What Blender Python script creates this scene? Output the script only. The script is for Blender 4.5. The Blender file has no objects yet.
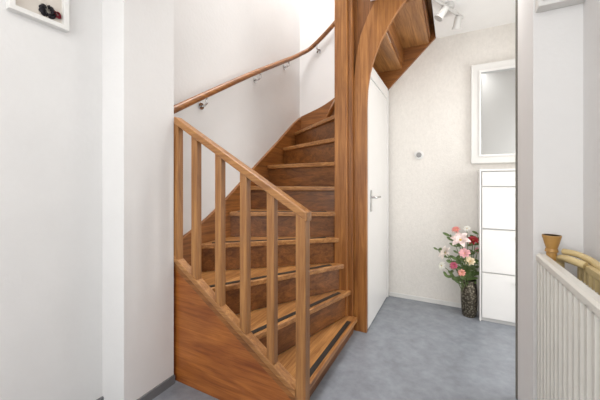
import bpy, math, random
from mathutils import Vector, Matrix
random.seed(7)
scene = bpy.context.scene
COL = scene.collection
try:
    scene.view_settings.view_transform = 'Standard'
except Exception:
    pass

# ------------------------------------------------------------ camera model
F_PX = 295.0; HZ = 183.0; CH = 1.2; TH = math.radians(27.4)
FW = Vector((-math.sin(TH), math.cos(TH), 0)); RT = Vector((math.cos(TH), math.sin(TH), 0))
def unp(px, py, d):
    return Vector((0, 0, CH)) + d * (FW + (px - 300) / F_PX * RT + Vector((0, 0, (HZ - py) / F_PX)))

# ------------------------------------------------------------ materials
def srgb(r, g, b):
    def f(c):
        c /= 255.0
        return c / 12.92 if c <= 0.04045 else ((c + 0.055) / 1.055) ** 2.4
    return (f(r), f(g), f(b), 1)
MATS = {}
def base_mat(name):
    m = bpy.data.materials.new(name); m.use_nodes = True
    nt = m.node_tree
    return m, nt, nt.nodes['Principled BSDF']
def plain(name, rgb, rough=0.5, metal=0.0, var=0.04, nscale=8.0, bump=0.0, bscale=60.0, coat=0.0, stretch=None):
    if name in MATS: return MATS[name]
    m, nt, b = base_mat(name)
    tc = nt.nodes.new('ShaderNodeTexCoord')
    src = tc.outputs['Object']
    if stretch:
        mp = nt.nodes.new('ShaderNodeMapping'); mp.inputs['Scale'].default_value = stretch
        nt.links.new(src, mp.inputs['Vector']); src = mp.outputs['Vector']
    n = nt.nodes.new('ShaderNodeTexNoise'); n.inputs['Scale'].default_value = nscale; n.inputs['Detail'].default_value = 6
    n.inputs['Roughness'].default_value = 0.65
    nt.links.new(src, n.inputs['Vector'])
    cr = nt.nodes.new('ShaderNodeValToRGB')
    c = srgb(*rgb)
    cr.color_ramp.elements[0].position = 0.32; cr.color_ramp.elements[1].position = 0.68
    cr.color_ramp.elements[0].color = tuple(max(0, x * (1 - var)) for x in c[:3]) + (1,)
    cr.color_ramp.elements[1].color = tuple(min(1, x * (1 + var)) for x in c[:3]) + (1,)
    nt.links.new(n.outputs['Fac'], cr.inputs['Fac'])
    nt.links.new(cr.outputs['Color'], b.inputs['Base Color'])
    b.inputs['Roughness'].default_value = rough; b.inputs['Metallic'].default_value = metal
    b.inputs['Coat Weight'].default_value = coat
    if bump > 0:
        n2 = nt.nodes.new('ShaderNodeTexNoise'); n2.inputs['Scale'].default_value = bscale; n2.inputs['Detail'].default_value = 3
        nt.links.new(src, n2.inputs['Vector'])
        bp = nt.nodes.new('ShaderNodeBump'); bp.inputs['Strength'].default_value = bump; bp.inputs['Distance'].default_value = 0.004
        nt.links.new(n2.outputs['Fac'], bp.inputs['Height']); nt.links.new(bp.outputs['Normal'], b.inputs['Normal'])
    MATS[name] = m
    return m
def wood(name, dark, light, axis='X', rough=0.40, cs=26.0):
    key = name + axis
    if key in MATS: return MATS[key]
    m, nt, b = base_mat(key)
    tc = nt.nodes.new('ShaderNodeTexCoord')
    def grain(scale, along, dist):
        mp = nt.nodes.new('ShaderNodeMapping')
        sc = [scale]*3; sc['XYZ'.index(axis)] = along
        mp.inputs['Scale'].default_value = sc
        nt.links.new(tc.outputs['Object'], mp.inputs['Vector'])
        n = nt.nodes.new('ShaderNodeTexNoise'); n.inputs['Scale'].default_value = 1.0; n.inputs['Detail'].default_value = 7
        n.inputs['Roughness'].default_value = 0.65; n.inputs['Distortion'].default_value = dist
        nt.links.new(mp.outputs['Vector'], n.inputs['Vector'])
        return n
    n = grain(cs, 1.6, 0.9)
    nf = grain(130.0, 4.0, 0.2)
    cr = nt.nodes.new('ShaderNodeValToRGB')
    cr.color_ramp.elements[0].position = 0.34; cr.color_ramp.elements[1].position = 0.64
    cr.color_ramp.elements[0].color = srgb(*dark); cr.color_ramp.elements[1].color = srgb(*light)
    nt.links.new(n.outputs['Fac'], cr.inputs['Fac'])
    n2 = nt.nodes.new('ShaderNodeTexNoise'); n2.inputs['Scale'].default_value = 3.0; n2.inputs['Detail'].default_value = 3
    oi = nt.nodes.new('ShaderNodeObjectInfo')
    ad = nt.nodes.new('ShaderNodeVectorMath'); ad.operation = 'ADD'
    nt.links.new(tc.outputs['Object'], ad.inputs[0]); nt.links.new(oi.outputs['Location'], ad.inputs[1])
    nt.links.new(ad.outputs[0], n2.inputs['Vector'])
    def mul(a, fac, c0, p0=.3, p1=.7):
        mx = nt.nodes.new('ShaderNodeMix'); mx.data_type = 'RGBA'; mx.blend_type = 'MULTIPLY'
        r = nt.nodes.new('ShaderNodeValToRGB')
        r.color_ramp.elements[0].position = p0; r.color_ramp.elements[1].position = p1
        r.color_ramp.elements[0].color = c0; r.color_ramp.elements[1].color = (1, 1, 1, 1)
        nt.links.new(fac, r.inputs['Fac']); mx.inputs['Factor'].default_value = 1.0
        nt.links.new(a, mx.inputs['A']); nt.links.new(r.outputs['Color'], mx.inputs['B'])
        return mx.outputs['Result']
    c = mul(cr.outputs['Color'], n2.outputs['Fac'], (0.78, 0.75, 0.71, 1))
    c = mul(c, nf.outputs['Fac'], (0.74, 0.68, 0.61, 1), .36, .56)
    nt.links.new(c, b.inputs['Base Color'])
    b.inputs['Roughness'].default_value = rough
    b.inputs['Coat Weight'].default_value = 0.12; b.inputs['Coat Roughness'].default_value = 0.3
    bp = nt.nodes.new('ShaderNodeBump'); bp.inputs['Strength'].default_value = 0.15; bp.inputs['Distance'].default_value = 0.002
    nt.links.new(nf.outputs['Fac'], bp.inputs['Height']); nt.links.new(bp.outputs['Normal'], b.inputs['Normal'])
    MATS[key] = m
    return m
M_LEFT = plain('plaster_cool', (225, 224, 223), 0.9, var=0.02, nscale=3, bump=0.3, bscale=45)
M_WELL = plain('plaster_well', (229, 228, 227), 0.9, var=0.015, nscale=3, bump=0.2, bscale=60)
M_HALL = plain('woven_wallpaper', (232, 228, 222), 0.9, var=0.04, nscale=34, bump=0.6, bscale=90, stretch=(1.4, 1, .8))
M_CEIL = plain('ceiling_paint', (246, 245, 243), 0.9, var=0.01)
M_FLOOR = plain('grey_linoleum', (136, 141, 149), 0.38, var=0.18, nscale=12, bump=0.1, bscale=90)
M_WHITE = plain('white_lacquer', (235, 234, 232), 0.3, var=0.01)
M_WHITE2 = plain('white_paint', (228, 227, 224), 0.5, var=0.015)
M_SHADOWW = plain('carcass_gap_shade', (205, 204, 202), 0.6, var=0.015)  # carcass greyed so its colour stands in for shade in the flap gaps
M_LAMP = plain('lamp_enamel', (208, 207, 204), 0.4, var=0.015)
M_RAD = plain('radiator_enamel', (214, 211, 203), 0.35, var=0.02)
M_CREAM = plain('cream_enamel', (205, 184, 136), 0.4, var=0.08)
M_TAN = plain('tan_plastic', (176, 134, 74), 0.45, var=0.08)
M_GREYB = plain('grey_skirting', (112, 113, 116), 0.6)
M_KNOBG = plain('grey_knob', (150, 150, 150), 0.5)
M_DARK = plain('dark_seal', (112, 108, 100), 0.6)
M_CHROME = plain('chrome', (205, 205, 205), 0.18, metal=1.0)
M_BLACK = plain('black_rubber', (42, 38, 34), 0.5)
M_GREEN = plain('leaf_green', (98, 120, 68), 0.5, var=0.3, nscale=30)
M_STEM = plain('stem_green', (104, 122, 70), 0.5, var=0.1)
def W_ORANGE(a): return wood('spandrel_wood', (144, 78, 30), (188, 116, 52), a, cs=16)
def W_RAIL(a): return wood('rail_wood', (144, 94, 50), (190, 138, 82), a)
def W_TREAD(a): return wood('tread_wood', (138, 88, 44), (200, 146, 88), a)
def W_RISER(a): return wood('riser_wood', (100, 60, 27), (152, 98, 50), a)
def W_NEWEL(a): return wood('newel_wood', (148, 92, 42), (194, 134, 72), a)
def W_STR(a): return wood('string_wood', (122, 74, 34), (172, 114, 58), a)

# ------------------------------------------------------------ mesh helpers
import bmesh
WL = {}
def mk(name, verts, faces, mat, parent=None, smooth=False, bevel=0.0, label=None):
    xs = [v[0] for v in verts]; ys = [v[1] for v in verts]; zs = [v[2] for v in verts]
    c = Vector(((min(xs) + max(xs)) / 2, (min(ys) + max(ys)) / 2, (min(zs) + max(zs)) / 2))
    me = bpy.data.meshes.new(name)
    me.from_pydata([tuple(Vector(v) - c) for v in verts], [], faces)
    bm = bmesh.new(); bm.from_mesh(me)
    bmesh.ops.recalc_face_normals(bm, faces=bm.faces)
    bm.to_mesh(me); bm.free()
    if smooth:
        for p in me.polygons: p.use_smooth = True
    me.materials.append(mat)
    o = bpy.data.objects.new(name, me); COL.objects.link(o)
    if parent:
        o.parent = parent; o.location = c - WL[parent.name]
    else:
        o.location = c
    WL[o.name] = c
    if bevel > 0:
        b = o.modifiers.new('bevel', 'BEVEL'); b.width = bevel; b.segments = 2; b.limit_method = 'ANGLE'
    if label: o['label'] = label
    return o
def empty(name, loc, label, cat, group=None):
    e = bpy.data.objects.new(name, None); COL.objects.link(e); e.location = loc
    e.empty_display_size = 0.1
    WL[e.name] = Vector(loc); e['label'] = label; e['category'] = cat
    if group: e['group'] = group
    return e
BF = [(0,1,2,3),(4,7,6,5),(0,4,5,1),(1,5,6,2),(2,6,7,3),(3,7,4,0)]
def box(name, x0, x1, y0, y1, z0, z1, mat, parent=None, bevel=0.0, label=None):
    v = [(x0,y0,z0),(x1,y0,z0),(x1,y1,z0),(x0,y1,z0),(x0,y0,z1),(x1,y0,z1),(x1,y1,z1),(x0,y1,z1)]
    return mk(name, v, BF, mat, parent, bevel=bevel, label=label)
def prism(name, a, b, mat, parent=None, bevel=0.0, smooth=False, label=None):
    n = len(a)
    f = [tuple(range(n)), tuple(range(n, 2*n))[::-1]] + [(i, (i+1) % n, n+(i+1) % n, n+i) for i in range(n)]
    return mk(name, list(a) + list(b), f, mat, parent, bevel=bevel, smooth=smooth, label=label)
def tube(name, pts, radii, mat, parent=None, seg=12, cap=True, flat=1.0, label=None, geo=False):
    pts = [Vector(p) for p in pts]; n = len(pts)
    if not hasattr(radii, '__len__'): radii = [radii] * n
    V = []; Fc = []
    t0 = (pts[1] - pts[0]).normalized()
    up = Vector((0, 0, 1)) if abs(t0.z) < 0.9 else Vector((1, 0, 0))
    u = (up - up.dot(t0) * t0).normalized()
    for i, p in enumerate(pts):
        if i == 0: t = pts[1] - pts[0]
        elif i == n-1: t = pts[-1] - pts[-2]
        else: t = pts[i+1] - pts[i-1]
        if t.length < 1e-7: t = t0
        t = t.normalized()
        uu = u - u.dot(t) * t
        if uu.length > 1e-4: u = uu.normalized()
        w = t.cross(u)
        for k in range(seg):
            a = 2 * math.pi * k / seg
            V.append(tuple(p + radii[i] * (math.cos(a) * u + flat * math.sin(a) * w)))
    for i in range(n-1):
        for k in range(seg):
            Fc.append((i*seg+k, i*seg+(k+1) % seg, (i+1)*seg+(k+1) % seg, (i+1)*seg+k))
    if cap:
        Fc.append(tuple(range(seg))); Fc.append(tuple(range((n-1)*seg, n*seg)))
    if geo: return V, Fc
    o = mk(name, V, Fc, mat, parent, smooth=True, label=label)
    m = o.modifiers.new('es', 'EDGE_SPLIT'); m.split_angle = math.radians(45)
    return o
def spline(pts, sub=6):
    pts = [Vector(p) for p in pts]; out = []
    for i in range(len(pts)-1):
        p0 = pts[max(i-1,0)]; p1 = pts[i]; p2 = pts[i+1]; p3 = pts[min(i+2,len(pts)-1)]
        for s in range(sub):
            t = s/sub
            out.append(0.5*((2*p1)+(p2-p0)*t+(2*p0-5*p1+4*p2-p3)*t*t+(3*p1-p0-3*p2+p3)*t**3))
    out.append(pts[-1]); return out
def merge(parts):
    V = []; Fc = []
    for v, f in parts:
        o = len(V); V += list(v); Fc += [tuple(i+o for i in q) for q in f]
    return V, Fc
def struct(o): o['kind'] = 'structure'; return o

# ------------------------------------------------------------ room shell
XL = -1.68; YB = 3.235; ZC = 2.64; YF = -1.6; XO = -0.15
struct(box('floor', -1.9, 1.3, YF-.1, YB+.1, -0.1, 0.0, M_FLOOR))
struct(box('wall_left', XL-.12, XL, YF, YB, 0, 5.2, M_LEFT))
struct(box('wall_stairwell', XL, -0.62, YB, YB+.1, 0, 5.2, M_WELL))
struct(box('wall_back', -0.62, 1.3, YB, YB+.1, 0, 5.2, M_HALL))
struct(box('wall_pier', XL, -1.49, 0.923, 1.225, 0, 5.2, M_WELL))
struct(box('wall_right', 0.487, 0.6, YF, 1.65, 0, ZC, M_LEFT))
struct(box('wall_partition', 0.3185, 1.2, 1.65, 2.02, 0, ZC, M_WELL))
struct(box('wall_hall_side', 1.2, 1.3, 1.65, YB, 0, ZC, M_HALL))
struct(box('wall_front', XL, 1.3, YF-.1, YF, 0, 5.2, M_LEFT))
struct(box('wall_upper', 1.3, 1.4, YF, YB, 2.84, 5.2, M_LEFT))
struct(box('ceiling', XO, 1.3, YF, YB, ZC, ZC+.2, M_CEIL))
struct(box('ceiling_entry', XL, XO, YF, 1.225, ZC, ZC+.2, M_CEIL))
struct(box('ceiling_strip', -0.58, XO, 1.225, 2.335, ZC, ZC+.2, M_CEIL))
struct(box('ceiling_upper', XL, 1.4, YF, YB, 5.2, 5.3, M_CEIL))
struct(box('baseboard_back', -0.60, 1.2, YB-.010, YB, 0, 0.040, M_WHITE2))
struct(box('baseboard_pier', -1.49, -1.478, 0.915, 1.225, 0, 0.05, M_GREYB))
struct(box('baseboard_left', XL, XL+.012, YF, 0.923, 0, 0.05, M_GREYB))
struct(box('trim_1', 0.312, 0.3185, 2.005, 2.03, 0, ZC, M_DARK))

# ------------------------------------------------------------ door under the stair
door = struct(box('door_1', -0.652, -0.614, 2.392, 3.175, 0.008, 2.08, M_WHITE, bevel=0.003))
struct(box('trim_2', -0.66, -0.604, 3.176, 3.205, 0, 2.17, M_WHITE, bevel=0.003))
struct(box('trim_3', -0.66, -0.606, 2.392, 3.175, 2.082, 2.19, M_WHITE, bevel=0.003))
hp = Vector((-0.614, 2.48, 1.05))
box('handle_plate', -0.6139, -0.606, 2.46, 2.50, 0.96, 1.14, M_CHROME, door, 0.003, 'chrome back plate')
tube('handle', [hp+Vector((.006,0,.03)), hp+Vector((.045,0,.03)), hp+Vector((.052,.01,.03)), hp+Vector((.052,.12,.03))], 0.009, M_CHROME, door, label='chrome lever handle')

# ------------------------------------------------------------ staircase
ST = empty('staircase', (-1.05, 1.9, 0), 'varnished orange-brown wooden winding staircase with newel post and balustrade', 'staircase')
NR = 14; R = 0.208
Z = [0] + [0.13 + R * i for i in range(NR)]
P = [None,(-.71,2.30),(-.76,2.30),(-.80,2.30),(-.84,2.30),(-.85,2.31),(-.85,2.33),(-.85,2.35),(-.85,2.37),(-.84,2.39),(-.83,2.395),(-.80,2.395),(-.735,2.395),(-.475,2.395),(-.215,2.395)]
Q = [None,(-.71,1.27),(-1.05,1.27),(-1.42,1.27),(-1.65,1.60),(-1.65,1.92),(-1.65,2.20),(-1.65,2.50),(-1.65,2.80),(-1.65,3.07),(-1.27,3.205),(-1.0,3.205),(-.74,3.205),(-.475,3.205),(-.215,3.205)]
corners = {3: [(-1.65,1.27)], 9: [(-1.65,3.205)]}
def v2(a): return Vector((a[0], a[1]))
def clampq(a):
    return Vector((max(a.x, -1.65), min(max(a.y, 1.27), 3.205)))
for k in range(1, NR+1):
    p, q = v2(P[k]), v2(Q[k])
    d = (q - p).normalized()
    nrm = Vector((d.y, -d.x))
    if k < NR: mid = (v2(P[k+1]) + v2(Q[k+1])) / 2
    else: mid = (p + q) / 2 + Vector((1, 0))
    if nrm.dot(mid - (p+q)/2) > 0: nrm = -nrm
    ax = 'Y' if k <= 3 or k >= 10 else 'X'
    no = 0.035
    pn, qn = p + nrm*no, clampq(q + nrm*no)
    if k < NR:
        p2, q2 = v2(P[k+1]), v2(Q[k+1])
        poly = [pn, qn] + ([q] if (q.x-qn.x)*(q.y-qn.y) != 0 else []) + [Vector(c) for c in corners.get(k, [])] + [q2, p2]
    else:
        poly = [pn, qn, Vector((XO, 3.205)), Vector((XO, 2.395))]
    t = 0.036
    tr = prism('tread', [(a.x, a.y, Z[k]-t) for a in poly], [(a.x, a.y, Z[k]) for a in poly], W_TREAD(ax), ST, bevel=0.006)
    s0 = pn.lerp(qn, 0.10) - nrm*0.022; s1 = pn.lerp(qn, 0.93) - nrm*0.022
    wv = -nrm*0.032
    sp = [s0, s1, s1+wv, s0+wv]
    if k < NR:
        prism('anti_slip_strip', [(a.x, a.y, Z[k]+.0002) for a in sp], [(a.x, a.y, Z[k]+.003) for a in sp], M_BLACK, tr)
    th = -nrm*0.018
    rp = [p, q, clampq(q+th), p+th]
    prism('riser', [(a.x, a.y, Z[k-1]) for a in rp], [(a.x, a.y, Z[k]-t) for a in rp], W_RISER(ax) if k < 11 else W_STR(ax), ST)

def interp(tab, x):
    if x <= tab[0][0]: return tab[0][1]
    for (a, b), (c, d) in zip(tab, tab[1:]):
        if x <= c: return b + (d-b)*(x-a)/(c-a)
    return tab[-1][1]
def smooth_tab(tab, x, w=0.16):
    return sum(interp(tab, x + w*(i-4)/4) for i in range(9))/9
tl = [(1.0,.50),(1.27,.63),(1.60,.754),(1.92,.962),(2.2,1.17),(2.5,1.378),(2.8,1.586),(3.07,1.794),(3.235,1.88),(3.5,2.02)]
tb = [(-2.0,1.76),(-1.68,1.87),(-1.27,2.002),(-1.0,2.21),(-.74,2.418),(-.475,2.626),(-.215,2.834),(0.045,3.04)]
N = 24
ys = [1.27 + (3.235-1.27)*i/N for i in range(N+1)]
top = [(y, smooth_tab(tl, y)+.13) for y in ys]; bot = [(y, max(0.0, smooth_tab(tl, y)-.26)) for y in ys]
ol = top + bot[::-1]
prism('wall_string', [(XL, y, z) for y, z in ol], [(-1.65, y, z) for y, z in ol], W_STR('Y'), ST)
xs = [-1.65 + (XO+1.65)*i/N for i in range(N+1)]
top = [(x, smooth_tab(tb, x)+.13) for x in xs]
bot = [(x, max(smooth_tab(tb, x)-.34, 2.175+(x+.63)*.98 if x > -.9 else 0)) for x in xs]
ol = top + bot[::-1]
prism('wall_string', [(x, YB, z) for x, z in ol], [(x, 3.205, z) for x, z in ol], W_STR('X'), ST)

# newel and inner string
box('newel_post', -0.862, -0.752, 2.27, 2.40, 0, 3.7, W_NEWEL('Z'), ST, 0.008)
box('newel_facing', -0.752, -0.715, 2.29, 2.39, 0, 3.7, W_STR('Z'), ST, 0.004)
low = [(-.612,0),(-.612,1.80),(-.605,1.95),(-.585,2.08),(-.55,2.20),(-.50,2.32),(-.44,2.42),(-.38,2.51),(-.30,2.60),(-.20,2.67),(XO,2.70)]
upp = [(XO,2.96),(-.20,2.93),(-.30,2.88),(-.42,2.79),(-.52,2.68),(-.60,2.54),(-.66,2.40),(-.695,2.25),(-.715,2.05),(-.715,0)]
ol = low + upp
prism('inner_string', [(x, 2.335, z) for x, z in ol], [(x, 2.372, z) for x, z in ol], W_NEWEL('Z'), ST, bevel=0.004)
pn_ = [(-.715,2.05),(-.62,2.30),(-.50,2.55),(XO,2.80),(XO,3.5),(-.715,3.5)]
prism('upper_panel', [(x, 2.374, z) for x, z in pn_], [(x, 2.392, z) for x, z in pn_], W_STR('Z'), ST)

# near closed string + spandrel (runs in behind the wall pier)
def zs(x): return 0.735 + (x + 1.486) * (0.185 - 0.735) / (0.849)
X0, X1, XP = -1.488, -0.662, -1.60
pl = [(XP,0),(X1,0),(X1,zs(X1)-.02),(XP,zs(XP)-.02)]
prism('spandrel_panel', [(x,1.245,z) for x,z in pl], [(x,1.268,z) for x,z in pl], W_ORANGE('X'), ST)
bd = [(XP,zs(XP)-.06),(X1,zs(X1)-.06),(X1,zs(X1)-.015),(XP,zs(XP)-.015)]
prism('side_string', [(x,1.238,z) for x,z in bd], [(x,1.2449,z) for x,z in bd], W_STR('X'), ST)
bd = [(XP,zs(XP)-.015),(X1,zs(X1)-.015),(X1,zs(X1)+.02),(XP,zs(XP)+.02)]
prism('lower_rail', [(x,1.2265,z) for x,z in bd], [(x,1.276,z) for x,z in bd], W_RAIL('X'), ST, bevel=0.004)
def zr(x): return 1.60 + (x + 1.486) * (1.075 - 1.60) / (0.866)
bd = [(X0,zr(X0)-.044),(-.600,zr(-.600)-.044),(-.600,zr(-.600)),(X0,zr(X0))]
prism('handrail', [(x,1.222,z) for x,z in bd], [(x,1.282,z) for x,z in bd], W_RAIL('X'), ST, bevel=0.006)
for xc, w in ((-1.331,.044),(-1.148,.044),(-.975,.044),(-.806,.044)):
    a, b = xc-w/2, xc+w/2
    pts = [(a,zs(a)+.015),(b,zs(b)+.015),(b,zr(b)-.04),(a,zr(a)-.04)]
    prism('baluster', [(x,1.232,z) for x,z in pts], [(x,1.272,z) for x,z in pts], W_RAIL('Z'), ST, bevel=0.004)
a, b = X0-.03, -1.462
pts = [(a,zs(a)+.015),(b,zs(b)+.015),(b,zr(b)-.04),(a,zr(a)-.04)]
prism('wall_post', [(x,1.232,z) for x,z in pts], [(x,1.272,z) for x,z in pts], W_RAIL('Z'), ST, bevel=0.004)
a, b = -.660, -.608
pts = [(a,0),(b,0),(b,zr(b)-.04),(a,zr(a)-.04)]
prism('end_post', [(x,1.225,z) for x,z in pts], [(x,1.279,z) for x,z in pts], W_RAIL('Z'), ST, bevel=0.005)

# ------------------------------------------------------------ wall handrail
HR = empty('wall_handrail', (-1.63, 1.32, 1.66), 'round brown wooden handrail on metal brackets along stairwell wall', 'handrail')
hpts = spline([(-1.615,1.30,1.66),(-1.615,1.70,1.905),(-1.615,2.15,2.175),(-1.615,2.65,2.46),(-1.61,2.95,2.63),(-1.57,3.08,2.72),(-1.50,3.155,2.79),(-1.38,3.17,2.88),(-1.20,3.17,3.02),(-.95,3.17,3.25)], 4)
tube('rail', hpts, 0.024, W_STR('Y'), HR, seg=14)
for (bx, by, bz, dx, dy) in ((-1.615,1.62,1.855,-1,0),(-1.615,2.30,2.26,-1,0),(-1.615,2.85,2.575,-1,0),(-1.42,3.17,2.85,0,1)):
    wx = XL if dx else bx; wy = YB if dy else by
    br = tube('bracket', [(bx,by,bz-.02),(bx,by,bz-.065),(bx+dx*.02,by+dy*.02,bz-.08),(wx-dx*.006,wy-dy*.006,bz-.08)], 0.008, M_CHROME, HR, seg=10, label='small chrome bracket')
    tube('bracket_rosette', [(wx-dx*.0005,wy-dy*.0005,bz-.08),(wx-dx*.01,wy-dy*.01,bz-.08)], 0.026, M_CHROME, br, seg=16)

# ------------------------------------------------------------ shoe cabinet
CB = empty('shoe_cabinet', (0.46, 3.1, 0), 'tall narrow white lacquered shoe cabinet with tilting flaps', 'cabinet')
cx0, cx1, cy0, cy1 = 0.218, 0.72, 3.02, 3.222
box('body', cx0, cx1, cy0, cy1, 0.0, 1.304, M_SHADOWW, CB, 0.003)
box('side_panel', cx0-.012, cx0-.0005, 3.0, cy1, 0.0, 1.32, M_WHITE, CB, 0.002)
box('top_panel', cx0-.0004, cx1, 3.0, cy1, 1.3045, 1.32, M_WHITE, CB, 0.002)
zb = [(0.035,0.420),(0.432,0.797),(0.809,1.163),(1.175,1.294)]
for i, (z0, z1) in enumerate(zb):
    dr = box('flap_door' if i < 3 else 'drawer', cx0+.006, cx1-.006, 3.0, 3.0195, z0, z1, M_WHITE, CB, 0.004)
    tube('knob', [(0.469, 2.9995, z1-.06), (0.469, 2.985, z1-.06), (0.469, 2.975, z1-.06)], [.006,.006,.013], M_CHROME, dr, seg=14)

# ------------------------------------------------------------ mirror
MR = empty('wall_mirror', (0.45, 3.22, 1.37), 'white framed rectangular wall mirror above the shoe cabinet', 'mirror')
mx0, mx1, mz0, mz1, fw = 0.150, 0.72, 1.38, 2.30, 0.075
def frame_ring(name, x0,x1,z0,z1,w,y0,y1,mat,parent,bev=0.006):
    V=[]
    for y in (y0,y1):
        V += [(x0,y,z0),(x1,y,z0),(x1,y,z1),(x0,y,z1),(x0+w,y,z0+w),(x1-w,y,z0+w),(x1-w,y,z1-w),(x0+w,y,z1-w)]
    Fc=[]
    for i in range(4):
        j=(i+1)%4
        Fc += [(i,j,4+j,4+i),(8+i,8+4+i,8+4+j,8+j),(i,8+i,8+j,j),(4+i,4+j,12+j,12+i)]
    return mk(name,V,Fc,mat,parent,bevel=bev)
frame_ring('frame', mx0,mx1,mz0,mz1,fw,3.185,3.233,M_WHITE2,MR)
frame_ring('frame_lip', mx0+fw-.012,mx1-fw+.012,mz0+fw-.012,mz1-fw+.012,.018,3.172,3.196,M_WHITE,MR,0.003)
m, nt, b = base_mat('mirror_silver')
b.inputs['Metallic'].default_value = 1; b.inputs['Roughness'].default_value = 0.02; b.inputs['Base Color'].default_value = (0.70,0.715,0.72,1)
box('mirror_glass', mx0+.05,mx1-.05,3.205,3.215,mz0+.05,mz1-.05,m,MR)

# ------------------------------------------------------------ round wall dimmer
TM = empty('wall_dimmer', (-.307, YB, 1.486), 'small round white dimmer switch on wallpapered wall', 'switch')
tube('base', [(-.307,YB-.001,1.486),(-.307,YB-.010,1.486),(-.307,YB-.013,1.486)], [.046,.046,.042], M_WHITE, TM, seg=28)
tube('knob', [(-.307,YB-.013,1.486),(-.307,YB-.032,1.486),(-.307,YB-.036,1.486)], [.026,.023,.019], M_KNOBG, TM, seg=24)

# ------------------------------------------------------------ ceiling spot bar
SB = empty('ceiling_spotlight', (-.02, 2.68, ZC), 'white ceiling spotlight bar with swivelling lamp heads', 'lamp')
A = Vector((-.13,2.46,ZC-.035)); B = Vector((.07,2.86,ZC-.035))
tube('bar', [A, B], 0.014, M_LAMP, SB, seg=12)
mdl = (A+B)/2
tube('ceiling_plate', [(mdl.x,mdl.y,ZC-.001),(mdl.x,mdl.y,ZC-.035)], 0.04, M_LAMP, SB, seg=20)
for t_, dr in ((0.30, Vector((-.5,-.1,-.75))), (0.82, Vector((-.15,.35,-.8)))):
    c = A.lerp(B, t_); dr = dr.normalized()
    j = c + Vector((0,0,-.055))
    h = tube('lamp_head', [j-dr*.036, j-dr*.032, j+dr*.036, j+dr*.060, j+dr*.060, j+dr*.045], [.017,.026,.029,.036,.031,.026], M_LAMP, SB, seg=20)
    tube('swivel', [c, j], 0.006, M_CHROME, h, seg=8)

# ------------------------------------------------------------ vase and flowers
VX, VY = 0.13, 3.075
VS = empty('vase', (VX, VY, 0), 'tall dark hammered metal vase standing on floor', 'vase')
m, nt, b = base_mat('hammered_metal')
b.inputs['Metallic'].default_value = 0.75; b.inputs['Roughness'].default_value = 0.35
tc = nt.nodes.new('ShaderNodeTexCoord'); vo = nt.nodes.new('ShaderNodeTexVoronoi'); vo.inputs['Scale'].default_value = 60
nt.links.new(tc.outputs['Object'], vo.inputs['Vector'])
cr = nt.nodes.new('ShaderNodeValToRGB'); cr.color_ramp.elements[0].color = srgb(170,162,142); cr.color_ramp.elements[1].color = srgb(78,72,62); cr.color_ramp.elements[1].position=0.6
nt.links.new(vo.outputs['Distance'], cr.inputs['Fac']); nt.links.new(cr.outputs['Color'], b.inputs['Base Color'])
bp = nt.nodes.new('ShaderNodeBump'); bp.inputs['Strength'].default_value = .6; bp.inputs['Distance'].default_value=.004
nt.links.new(vo.outputs['Distance'], bp.inputs['Height']); nt.links.new(bp.outputs['Normal'], b.inputs['Normal'])
zv = [0,.01,.06,.14,.22,.28,.31,.325,.325,.30,.20,.03]; rv = [.050,.056,.062,.067,.067,.060,.056,.060,.054,.051,.060,.052]
tube('body', [(VX,VY,z) for z in zv], rv, m, VS, seg=32)

BQ = empty('flower_bouquet', (VX, VY, .10), 'mixed bouquet of white, pink and red flowers with greenery in the metal vase', 'flowers')
def petal_geo(c, d, size, n, open_, wid, curl=0.5, rows=5):
    d = d.normalized(); up = Vector((0,0,1)) if abs(d.z) < .9 else Vector((1,0,0))
    u = d.cross(up).normalized(); w = d.cross(u).normalized()
    parts = []
    for i in range(n):
        a = 2*math.pi*i/n + random.uniform(-.15,.15)
        rd = math.cos(a)*u + math.sin(a)*w; td = -math.sin(a)*u + math.cos(a)*w
        V=[]; Fc=[]
        for r in range(rows+1):
            t = r/rows
            ang = open_*(0.35 + curl*t*1.4)
            pos = c + size*t*(math.sin(ang)*rd + math.cos(ang)*d)
            ww = wid*size*math.sin(math.pi*min(1,(t*.86+.10)))**0.8
            cup = d*ww*0.35
            V += [tuple(pos - td*ww + cup), tuple(pos), tuple(pos + td*ww + cup)]
        for r in range(rows):
            for s in range(2):
                k = r*3+s
                Fc.append((k, k+1, k+4, k+3))
        parts.append((V,Fc))
    return parts
def cl(V): return [(x, min(y, 3.228), z) for x,y,z in V]
def leafs(e, pts, idx, size, wid, two=False):
    for t in idx:
        for s in ((-1,1) if two else (random.choice((-1,1)),)):
            ld = Vector((s*random.uniform(.5,1), random.uniform(-.7,.1), random.uniform(.2,.7))).normalized()
            V2,F2 = petal_geo(pts[t], ld, size*random.uniform(.8,1.2), 1, .5, wid)[0]
            mk('leaf', cl(V2), F2, M_GREEN, e, smooth=True)
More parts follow.
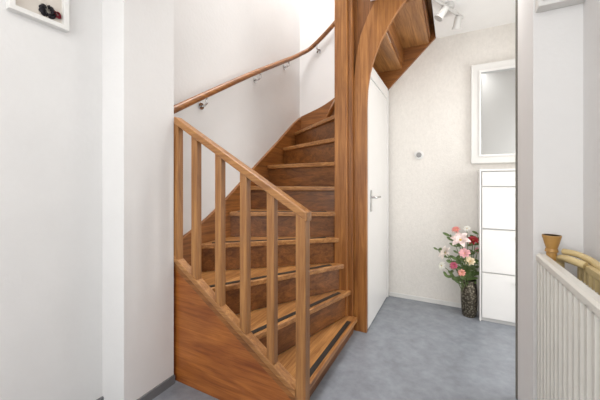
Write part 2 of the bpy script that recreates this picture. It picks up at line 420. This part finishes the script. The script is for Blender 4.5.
def flower(name, label, px, py, dd, size, col, n=6, open_=1.2, wid=.28, layers=1, core=(214,180,80), tilt=None):
    head = unp(px, py, 2.66+dd)
    head.y = min(head.y, 3.235 - size*.95 - .01)
    base = Vector((VX + (head.x-VX)*.12, VY + (head.y-VY)*.12, .10))
    mid = Vector((VX + (head.x-VX)*.35, VY + (head.y-VY)*.35, .33 + (head.z-.33)*.35))
    pts = []
    for i in range(9):
        t = i/8
        pts.append((1-t)**2*base + 2*t*(1-t)*mid + t*t*head)
    d = (pts[-1]-pts[-2]).normalized()
    if tilt is None: tilt = Vector((-.15,-.75,.25))
    d = (d*.6 + tilt).normalized()
    mat = plain('petal_%d_%d_%d' % col, col, .55, var=.16, nscale=40)
    parts = []
    for L in range(layers):
        parts += petal_geo(head, d, size*(1-.22*L), n, open_*(1-.28*L), wid)
    V,Fc = merge(parts)
    e = mk(name, cl(V), Fc, mat, BQ, smooth=True, label=label)
    tube('stem', pts, .0035, M_STEM, e, seg=6)
    tube('flower_centre', [head, head+d*size*.22, head+d*size*.3], [size*.10,size*.12,size*.04], plain('pollen_%d'%core[0], core, .7), e, seg=8)
    leafs(e, pts, (4,5,6), .07, .2)
flower('lily','large open blush-white lily',461,241,-.02,.088,(242,220,216),6,1.25,.30,2)
flower('chrysanthemum','deep red full bloom',473,241,.02,.055,(160,30,40),10,1.3,.26,3)
flower('lily','blush-white lily turned sideways',447,254,-.03,.075,(242,228,220),6,1.1,.28,2,tilt=Vector((-.6,-.4,.2)))
flower('rose','pale pink rose',465,254,-.08,.052,(236,178,182),8,1.1,.38,3)
flower('daisy','white daisy',442,266,0,.042,(240,240,228),12,1.5,.18,tilt=Vector((-.5,-.6,.3)))
flower('gerbera','soft coral gerbera',456,230,.03,.040,(222,140,132),12,1.4,.18,2)
flower('rose','cream rose',470,262,-.05,.048,(242,222,188),8,1.1,.38,3)
flower('chrysanthemum','small magenta bloom',454,266,-.06,.038,(186,84,112),10,1.3,.26,3)
flower('daisy','small white daisy facing up',467,229,.04,.036,(244,240,232),12,1.4,.18)
flower('carnation','small salmon carnation',462,273,-.09,.034,(228,160,144),9,1.2,.34,3)
flower('carnation','light pink carnation',478,251,.02,.034,(230,160,170),9,1.2,.34,3)
for (px,py,dd) in ((438,250,0),(480,262,0),(448,277,-.05),(463,270,-.04),(478,234,.03),(450,236,.04),(472,274,-.05),(456,258,-.02)):
    head = unp(px,py,2.66+dd); head.y=min(head.y,3.17)
    base = Vector((VX + (head.x-VX)*.1, VY, .10))
    mid = Vector((VX+(head.x-VX)*.3, VY+(head.y-VY)*.3, .34+(max(head.z,.36)-.34)*.6))
    pts = [(1-t/8)**2*base + 2*(t/8)*(1-t/8)*mid + (t/8)**2*head for t in range(9)]
    e = tube('foliage_sprig', pts, .0025, M_STEM, BQ, seg=6, label='green leafy sprig')
    leafs(e, pts, range(4,9), .055, .20, True)

# ------------------------------------------------------------ radiator
RD = empty('radiator', (0.39, 1.05, 0), 'white enamelled double panel radiator with vertical ribs', 'radiator')
def ribbed(name, xf, xb, y0, y1, z0, z1, pitch, mat, depth):
    prof = []
    n = int((y1-y0)/pitch)
    pt = (y1-y0)/n
    for i in range(n):
        y = y0+i*pt
        prof += [(xf+depth, y+.006), (xf, y+pt*.30), (xf, y+pt*.66), (xf+depth, y+pt*.90)]
    prof = [(xb, y0)] + prof + [(xf+depth,y1),(xb,y1)]
    return prism(name, [(x,y,z0) for x,y in prof], [(x,y,z1) for x,y in prof], mat, RD)
ry0, ry1 = 0.42, 1.575
ribbed('front_panel', .313, .345, ry0, ry1, .12, .875, .046, M_RAD, .022)
ribbed('back_panel', .425, .450, ry0, ry1-.06, .12, .885, .046, M_CREAM, .012)
prism('front_rim', [(.313,ry0,.872),(.345,ry0,.872),(.345,ry0,.902),(.321,ry0,.902),(.313,ry0,.894)], [(.313,ry1,.872),(.345,ry1,.872),(.345,ry1,.902),(.321,ry1,.902),(.313,ry1,.894)], M_RAD, RD)
prism('back_rim', [(.423,ry0,.880),(.452,ry0,.880),(.452,ry0,.902),(.423,ry0,.902)], [(.423,ry1-.06,.880),(.452,ry1-.06,.880),(.452,ry1-.06,.902),(.423,ry1-.06,.902)], M_CREAM, RD)
fins=[]
y = ry0+.03
while y < ry1-.12:
    v=[(.345,y,.15),(.423,y,.15),(.423,y+.004,.15),(.345,y+.004,.15),(.345,y,.84),(.423,y,.84),(.423,y+.004,.84),(.345,y+.004,.84)]
    fins.append((v,BF)); y += .026
V,Fc=merge(fins)
cf = mk('convector_fins', V, Fc, M_RAD, RD); cf['kind'] = 'stuff'
tube('wall_bracket', [(.45,.8,.6),(.4865,.8,.6)], .012, M_RAD, RD, seg=8)
tube('foot', [(.38,.6,0),(.38,.6,.15)], .014, M_RAD, RD, seg=10)
tube('foot', [(.38,1.4,0),(.38,1.4,.15)], .014, M_RAD, RD, seg=10)
tube('pipe', spline([(.385,1.545,.10),(.385,1.545,.55),(.385,1.545,.86),(.385,1.53,.895),(.387,1.50,.905),(.40,1.45,.908),(.425,1.42,.90)],4), .014, M_CREAM, RD, seg=14, label='cream elbow pipe')
tube('pipe', spline([(.395,1.54,.925),(.425,1.50,.925),(.45,1.44,.915),(.455,1.36,.905),(.455,1.0,.90)],4), .012, M_CREAM, RD, seg=14, label='cream return pipe')
vx_, vy_ = .362, 1.56
vl = tube('valve', [(vx_,vy_,.86),(vx_,vy_,.915),(vx_,vy_,.918),(vx_,vy_,.93)], [.018,.018,.023,.020], M_TAN, RD, seg=18, label='tan valve body')
tube('valve_knob', [(vx_,vy_,.93),(vx_,vy_,.935),(vx_,vy_,.955),(vx_,vy_,.98),(vx_,vy_,.985),(vx_,vy_,.985),(vx_,vy_,.97)], [.018,.020,.026,.032,.032,.026,.020], M_TAN, vl, seg=20, label='tan flared valve knob')

# ------------------------------------------------------------ white wall box above the radiator
WB = empty('meter_cabinet', (.40, 1.62, 1.95), 'white wooden wall cabinet on the wall over the radiator', 'cabinet')
box('body', .325, .4865, 1.59, 1.6498, 1.955, 2.638, M_WHITE2, WB, 0.004)
box('door', .335, .480, 1.578, 1.5895, 1.975, 2.62, M_WHITE, WB, 0.003)

# ------------------------------------------------------------ small framed picture on left wall
PF = empty('picture_frame', (XL, .64, 1.93), 'small white box frame with dark dried flowers on wall', 'picture')
def ringYZ(name, y0,y1,z0,z1,w,x0,x1,mat,parent):
    V=[]
    for x in (x0,x1):
        V += [(x,y0,z0),(x,y1,z0),(x,y1,z1),(x,y0,z1),(x,y0+w,z0+w),(x,y1-w,z0+w),(x,y1-w,z1-w),(x,y0+w,z1-w)]
    Fc=[]
    for i in range(4):
        j=(i+1)%4
        Fc += [(i,j,4+j,4+i),(8+i,8+4+i,8+4+j,8+j),(i,8+i,8+j,j),(4+i,4+j,12+j,12+i)]
    return mk(name,V,Fc,mat,parent,bevel=0.002)
ringYZ('frame', .535,.755,1.935,2.155,.022,XL+.0005,XL+.032,M_WHITE2,PF)
box('backing', XL+.0005,XL+.008,.55,.74,1.95,2.14,plain('mat_board',(210,203,194),.8),PF)
def blob(name, y, z, cols, r):
    parts=[]
    for i in range(9):
        a=i*.7
        c=Vector((XL+.014,y+math.cos(a)*r*.35,z+math.sin(a)*r*.35))
        parts += petal_geo(c, Vector((1,math.cos(a)*1.4,math.sin(a)*1.4)), r*.8, 2, .8, .5)
    V,Fc=merge(parts)
    V=[(min(max(x,XL+.009),XL+.03),yy,zz) for x,yy,zz in V]
    mk(name,V,Fc,cols,PF,smooth=True)
blob('dried_flower', .676, 1.995, plain('dark_petal',(30,26,34),.7), .030)
blob('dried_flower', .712, 1.997, plain('wine_petal',(140,40,54),.7), .016)

# ------------------------------------------------------------ lights
def area(name, loc, rot, sx, sy, power, col=(1,1,1)):
    l = bpy.data.lights.new(name, 'AREA'); l.shape='RECTANGLE'; l.size=sx; l.size_y=sy; l.energy=power; l.color=col
    o = bpy.data.objects.new(name, l); COL.objects.link(o); o.location=loc; o.rotation_euler=rot
    return o
area('rear_fill', (-.4, YF+.05, 1.6), (math.radians(90),0,0), 1.4, 1.5, 38, (1,.998,.99))  # unseen fill added behind the camera; the wall there has no window
area('stairwell_fill', (-1.0, 2.0, 5.1), (0,0,0), 1.0, 2.0, 98, (1,.99,.98))  # unseen fill added above the stairwell; the roof has no opening
area('hall_fill', (.1, 2.1, 2.6), (0,0,0), .5, .6, 7.5, (1,.98,.95))  # added soft fill, out of view, in place of the spotlight bar's own light
area('entry_fill', (-.5, .1, 2.6), (0,0,0), .7, .7, 9, (1,.98,.96))  # unseen fill added overhead near the camera, no fixture
area('hall_side_fill', (1.17, 2.45, 1.1), (math.radians(90),0,math.radians(90)), 0.8, 1.7, 17, (1,.99,.97))  # added side fill to brighten the upper flight's underside; the wall is solid
w = bpy.data.worlds.new('World'); scene.world = w; w.use_nodes = True
w.node_tree.nodes['Background'].inputs['Color'].default_value = (.9,.95,1,1)
w.node_tree.nodes['Background'].inputs['Strength'].default_value = .6

# ------------------------------------------------------------ camera
cam = bpy.data.cameras.new('Camera'); co = bpy.data.objects.new('Camera', cam); COL.objects.link(co)
co.location = (0,0,CH); co.rotation_euler = (math.radians(90), 0, TH)
cam.sensor_width = 36; cam.lens = F_PX*36/600; cam.shift_y = -(200-HZ)/600; cam.clip_start = .02
scene.camera = co
